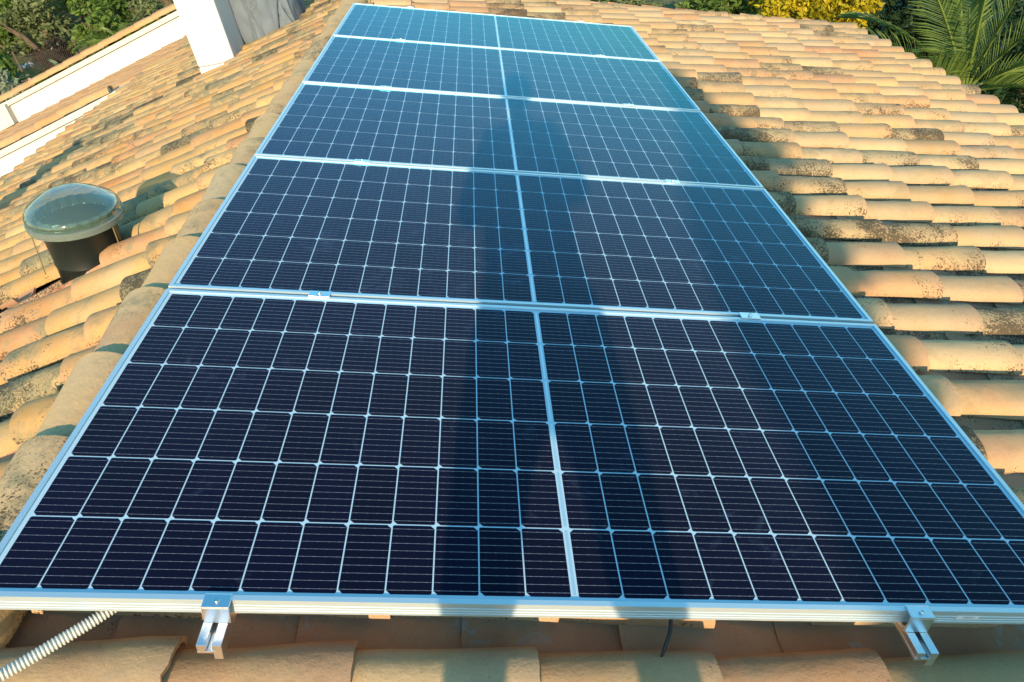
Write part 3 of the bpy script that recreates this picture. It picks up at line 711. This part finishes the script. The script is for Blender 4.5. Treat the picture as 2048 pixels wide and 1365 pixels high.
# lattice netting on posts, thin white posts, pale rocks
nt_root = empty('lattice_fence', Matrix.Translation((-10.15, 17.2, gz(-10.15, 17.2)+.25)), label='dark lattice netting panel in the left garden', cat='fence')
mb = MB(); W_, H_ = .55, .62; st = .05; a = -W_
while a < W_:
    for sg in (1, -1):
        x0 = a; x1 = a+H_*1.0
        z0, z1 = (0, H_) if sg > 0 else (H_, 0)
        if x0 > -W_/2-.3 and x1 < W_/2+.6: mb.tube([(x0, 0, z0+.1), (x1, 0, z1+.1)], .005, 4)
    a += st
mb.build('netting', simple('brown_wire', (.07, .05, .035), .7), nt_root)
mb = MB()
for x_ in (-.57, .83): mb.tube([(x_, .02, -.3), (x_, .02, .82)], .018, 8)
mb.build('stake', M_bark, nt_root)
for i, (x, y, h_) in enumerate(((-11.3, 16.6, 1.9), (-10.9, 15.9, 1.5), (-7.3, 19.0, 1.3))):
    root = empty('fence_post', Matrix.Translation((x, y, gz(x, y))), label=('thin pale post leaning by the top left corner', 'thin pale post beside the dark netting', 'thin pale post left of the chimney top')[i], cat='post', group='thin posts in the garden')
    mb = MB(); mb.tube([(0, 0, 0), (.12, 0, h_)], .025, 8); mb.build('pole', M_conduit, root, smooth=60)
    mb = MB(); mb.lathe([(.03, 0), (.032, .03), (.01, .05)], 10, c=(.12, 0, h_), cap=True); mb.build('cap', M_conduit, root, smooth=60)
r = random.Random(4)
for i in range(6):
    x = -10.9+r.uniform(-.5, .5); y = 18.4+r.uniform(-.4, .4); me = bpy.data.meshes.new('rock'); bm = bmesh.new(); bmesh.ops.create_icosphere(bm, subdivisions=3, radius=r.uniform(.09, .17))
    for v in bm.verts: v.co *= 1+.5*noise.noise(v.co*3+Vector((i*5, 0, 0))); v.co.z *= .8
    bm.to_mesh(me); bm.free(); me.materials.append(simple('pale_rock', (.52, .45, .36), .9, 0, .3, 5, .02, 12)) if i == 0 else me.materials.append(bpy.data.materials['pale_rock'])
    o = bpy.data.objects.new('rock', me); COL.objects.link(o); o.location = (x, y, gz(x, y)+.15+.07*i); tag(o, 'pale rock heaped among the bushes beside the dark netting', 'rock', 'pale rocks in the left garden')

# ------------------------------------------------------------ trees behind the photographer, which shade the right side
def column_tree(x, y, top, rad, seed, lb, n=15000, size=.13):
    root = empty('cypress_tree', Matrix.Translation((x, y, 0)), label=lb, cat='tree', group='trees behind the photographer')
    mb = MB(); mb.tube([(0, 0, -.2), (0, 0, top*.5), (0, 0, top*.93)], [.16, .10, .03], 10); mb.build('trunk', M_bark, root, smooth=60)
    r = random.Random(seed); mb = MB()
    for i in range(n):
        t = r.random()**.8; z = .6+t*(top-.6); rr = rad*min(1, (top-z)/(.9)+.18)*(fz := (1 if z > 8.05 else (.72 if z > 7.7 else .58)))*(r.random()**.4)*(1+.12*math.sin(z*5+seed)); a = r.uniform(0, 6.28); ox = -(1-fz)*rad
        P = Vector((rr*math.cos(a)+ox, rr*math.sin(a), z)); u_ = Vector((r.gauss(0, .5), r.gauss(0, .5), 1)).normalized()*size; v_ = u_.cross(Vector((r.gauss(0, 1), r.gauss(0, 1), .2))).normalized()*size*.4
        mb.add([P-u_*.5, P+v_, P+u_*.7, P-v_], [(0, 1, 2, 3)], 0, (r.random(), 0, 0, 1))
    mb.build('crown', L_dark, root, attr=True)
column_tree(.90, -8.0, 8.62, .42, 1, 'tall slim cypress behind the photographer, shading the right end of the panels')
shrub('tree', 3.4, -8.2, 1.55, 1.9, 4200, .22, L_dark, 400, 'broad leafy tree behind the photographer on the right', 'tree', 'trees behind the photographer', z=4.05-.1, clumps=30)

# ------------------------------------------------------------ the photographer (outside the frame; the long shadow on the panels)
def skin_obj(name, parent, chains, material, sub=2, root_i=0):
    """chains: lists of (point, radius); equal points are welded"""
    me = bpy.data.meshes.new(name); pts = []; idx = {}; edges = []; rad = []
    for chn in chains:
        prev = None
        for p, rr in chn:
            key = tuple(round(c_, 4) for c_ in p)
            if key not in idx: idx[key] = len(pts); pts.append(p); rad.append(rr)
            if prev is not None and prev != idx[key]: edges.append((prev, idx[key]))
            prev = idx[key]
    me.from_pydata(pts, edges, []); me.materials.append(material)
    o = bpy.data.objects.new(name, me); COL.objects.link(o); o.parent = parent
    sk_ = o.modifiers.new('skin', 'SKIN'); sk_.use_smooth_shade = True
    if not me.skin_vertices: me.skin_vertices.new() if hasattr(me.skin_vertices, 'new') else None
    lay = me.skin_vertices[0]
    for i, rr in enumerate(rad):
        lay.data[i].radius = rr if isinstance(rr, tuple) else (rr, rr)
        lay.data[i].use_root = (i == root_i)
    su = o.modifiers.new('subdivision', 'SUBSURF'); su.levels = sub; su.render_levels = sub
    return o
feet = M @ Vector((-.035, -1.42, -.11))
per = empty('person', Matrix.Translation(feet) @ Matrix.Rotation(R(1.8), 4, 'Y'), label='person in dark jacket and trousers with legs apart, both hands holding up a phone', cat='person')
def zt(x): return -x*math.tan(PITCH)                       # the tiles under each foot
M_skin = simple('skin', (.52, .32, .22), .55, 0, .05, 20); M_cloth = simple('dark_jacket', (.03, .035, .05), .85, 0, .2, 20); M_jean = simple('dark_trousers', (.035, .04, .07), .85, 0, .2, 20)
M_hair = simple('brown_hair', (.05, .03, .02), .7, 0, .3, 60, .003, 120); M_shoe = simple('grey_shoes', (.12, .12, .12), .6)
hip = (0, 0, .93)
def arm(s):
    sh = (s*.125, -.01, 1.455); el = (s*.205, .05, 1.17); wrr = (s*.075, .43, 1.235)
    return sh, el, wrr
body = []
body.append([(hip, (.155, .115)), ((0, .01, 1.08), (.150, .105)), ((0, 0, 1.25), (.165, .115)), ((0, -.01, 1.42), (.13, .09)), ((0, -.01, 1.51), .055), ((0, .0, 1.58), .055)])
for s in (-1, 1):
    ft = s*.212; body.append([(hip, (.155, .115)), ((s*.118, 0, .84), .090), ((s*.170, .01, .50+zt(ft)*.4), .050), ((s*.178, .02, .40+zt(ft)*.5), .050), ((ft, -.02, .10+zt(ft)), .042), ((ft, -.03, .05+zt(ft)), .045), ((ft+s*.03, .09, .035+zt(ft)), .036), ((ft+s*.04, .16, .03+zt(ft)), .026)])
    sh, el, wrr = arm(s); body.append([((0, -.01, 1.42), (.13, .09)), (sh, .058), (el, .045), (((el[0]+wrr[0])/2, (el[1]+wrr[1])/2, (el[2]+wrr[2])/2), .038), (wrr, .026), ((s*.068, .475, 1.245), (.030, .018)), ((s*.060, .51, 1.25), (.032, .014))])
skin_obj('body', per, body, M_skin)
# clothes, a little outside the body
hip = (0, 0, .93)
leg_ch = [[(hip, (.165, .13)), ((0, .01, 1.03), (.165, .12))]]
for s in (-1, 1):
    ft = s*.212; leg_ch.append([(hip, (.165, .13)), ((s*.118, 0, .84), .105), ((s*.170, .01, .50+zt(ft)*.4), .062), ((s*.190, .01, .30+zt(ft)*.7), .058), ((ft, -.02, .12+zt(ft)), .052)])
skin_obj('trousers', per, leg_ch, M_jean)
jk = [[((0, 0, .92), (.175, .14)), ((0, .01, 1.08), (.165, .13)), ((0, 0, 1.25), (.185, .135)), ((0, -.01, 1.42), (.15, .105)), ((0, -.01, 1.49), (.07, .07))]]
for s in (-1, 1):
    sh, el, wrr = arm(s); jk.append([((0, -.01, 1.42), (.15, .105)), (sh, .075), (el, .064), (wrr, .042)])
skin_obj('jacket', per, jk, M_cloth)
for s in (-1, 1):
    ft = s*.212
    skin_obj('shoe', per, [[((ft, -.05, .045+zt(ft)), .048), ((ft+s*.02, .05, .045+zt(ft)), .046), ((ft+s*.035, .14, .035+zt(ft)), .040), ((ft+s*.04, .19, .03+zt(ft)), .028)]], M_shoe)
def head():
    bm = bmesh.new(); bmesh.ops.create_uvsphere(bm, u_segments=32, v_segments=24, radius=1)
    for v in bm.verts:
        x, y, z = v.co; w = .076*(1-.22*max(0, -z)); yy = y*.096; xx = x*w; zz = z*.118
        if y > 0:                                        # face
            yy *= 1-.12*max(0, z-.3)
            n_ = math.exp(-(x/.13)**2)*math.exp(-((z+.12)/.16)**2); yy += .020*n_*max(0, y)
            ey = (math.exp(-((x-.36)/.14)**2)+math.exp(-((x+.36)/.14)**2))*math.exp(-((z-.06)/.10)**2); yy -= .010*ey
            yy += .006*math.exp(-(x/.3)**2)*math.exp(-((z+.48)/.07)**2) + .008*math.exp(-(x/.25)**2)*math.exp(-((z+.82)/.12)**2)
        v.co = Vector((xx, yy, zz))
    me = bpy.data.meshes.new('head'); bm.to_mesh(me); bm.free(); me.materials.append(M_skin)
    for p in me.polygons: p.use_smooth = True
    return me
hd = bpy.data.objects.new('head', head()); COL.objects.link(hd); hd.parent = per; hd.location = (0, .02, 1.675); hd.rotation_euler = (R(-22), 0, 0)
for s in (-1, 1):
    mb = MB(); mb.lathe([(.0001, .012), (.008, .009), (.0115, .001), (.0115, -.004)], 16, mat=Matrix.Translation((s*.027, .078, .008)) @ Matrix.Rotation(R(-90), 4, 'X')); mb.build('eye', simple('eye_white', (.7, .7, .68), .2), hd, smooth=60)
    mb = MB(); mb.lathe([(.026, 0), (.032, .006), (.028, .012), (.010, .010)], 16, mat=Matrix.Translation((s*.072, -.005, -.005)) @ Matrix.Rotation(R(90*s), 4, 'Y') @ Matrix.Scale(.6, 4, (0, 1, 0))); mb.build('ear', M_skin, hd, smooth=60)
mb = MB(); rngh = random.Random(1); hv = []; hf = []
for i in range(13):
    for k in range(32):
        a = 2*math.pi*k/32; lim = 1.15 if math.sin(a) > .25 else 1.85; th = lim*i/12
        hv.append((.083*math.sin(th)*math.cos(a), .103*math.sin(th)*math.sin(a)-.004, .128*math.cos(th)))
for i in range(12):
    for k in range(32): hf.append((i*32+k, (i+1)*32+k, (i+1)*32+(k+1) % 32, i*32+(k+1) % 32))
mb.add(hv, hf); mb.build('hair', M_hair, hd, smooth=80)
mb = MB(); mb.lathe([(.0001, .0), (.020, .001), (.0001, .003)], 20, mat=Matrix.Translation((0, .083, -.062)) @ Matrix.Scale(.45, 4, (0, 0, 1)) @ Matrix.Rotation(R(-90), 4, 'X')); mb.build('mouth', simple('lips', (.40, .16, .13), .5), hd, smooth=60)
# hands round the phone: four fingers behind, thumb in front
for s in (-1, 1):
    for f in range(4):
        z0 = 1.272-.019*f; L = (.040, .046, .043, .034)[f]; x0 = s*.062
        skin_obj('finger', per, [[((x0, .505, z0-.005), .0095), ((x0-s*.006, .505+L*.62, z0), .009), ((x0-s*.022, .505+L*.98, z0), .0082), ((x0-s*.042, .505+L*.98, z0), .007)]], M_skin)
    skin_obj('thumb', per, [[((s*.070, .475, 1.255), .012), ((s*.058, .492, 1.268), .011), ((s*.036, .508, 1.275), .009)]], M_skin)
cw = cam.matrix_world; ph = cw @ Matrix.Translation((0, 0, .010))
mb = MB(); mb.box(-.145, -.055, -.004, .012, .020, .004)
o = mb.build('phone', M_black, None, bevel=.003); o.matrix_world = ph; tag(o, 'black phone held sideways in the hands of the person', 'phone')
mb = MB(); mb.lathe([(.006, -.0042), (.006, -.0062), (.004, -.0062)], 20); l_ = mb.build('lens', M_bolt, o)
mb = MB(); mb.box(-.141, -.051, .0042, .008, .016, .0044); mb.build('screen', simple('phone_screen', (.02, .02, .025), .1), o)

# crumbs of mortar lying in the channels under the front panel
r = random.Random(12)
wh = ('left of the left rail end', 'between the rail ends', 'right of the right rail end')
for i in range(16):
    x = r.uniform(-.95, 1.0); me = bpy.data.meshes.new('mortar_crumb'); bm = bmesh.new(); bmesh.ops.create_icosphere(bm, subdivisions=2, radius=r.uniform(.004, .011))
    for v in bm.verts: v.co *= 1+.5*noise.noise(v.co*160+Vector((i*3, 0, 0))); v.co.z *= .45; v.co.x *= 1.4
    bm.to_mesh(me); bm.free(); me.materials.append(M_mortar)
    o = bpy.data.objects.new('mortar_crumb', me); COL.objects.link(o); o.matrix_world = M @ Matrix.Translation((x, .045+r.uniform(-.012, .012), -.186)) @ Matrix.Rotation(r.uniform(0, 6), 4, 'Z')
    tag(o, 'pale mortar crumb in the channel under the front panel, ' + wh[0 if x < -.66 else (1 if x < .68 else 2)], 'mortar crumb', 'mortar crumbs under the front panel edge')
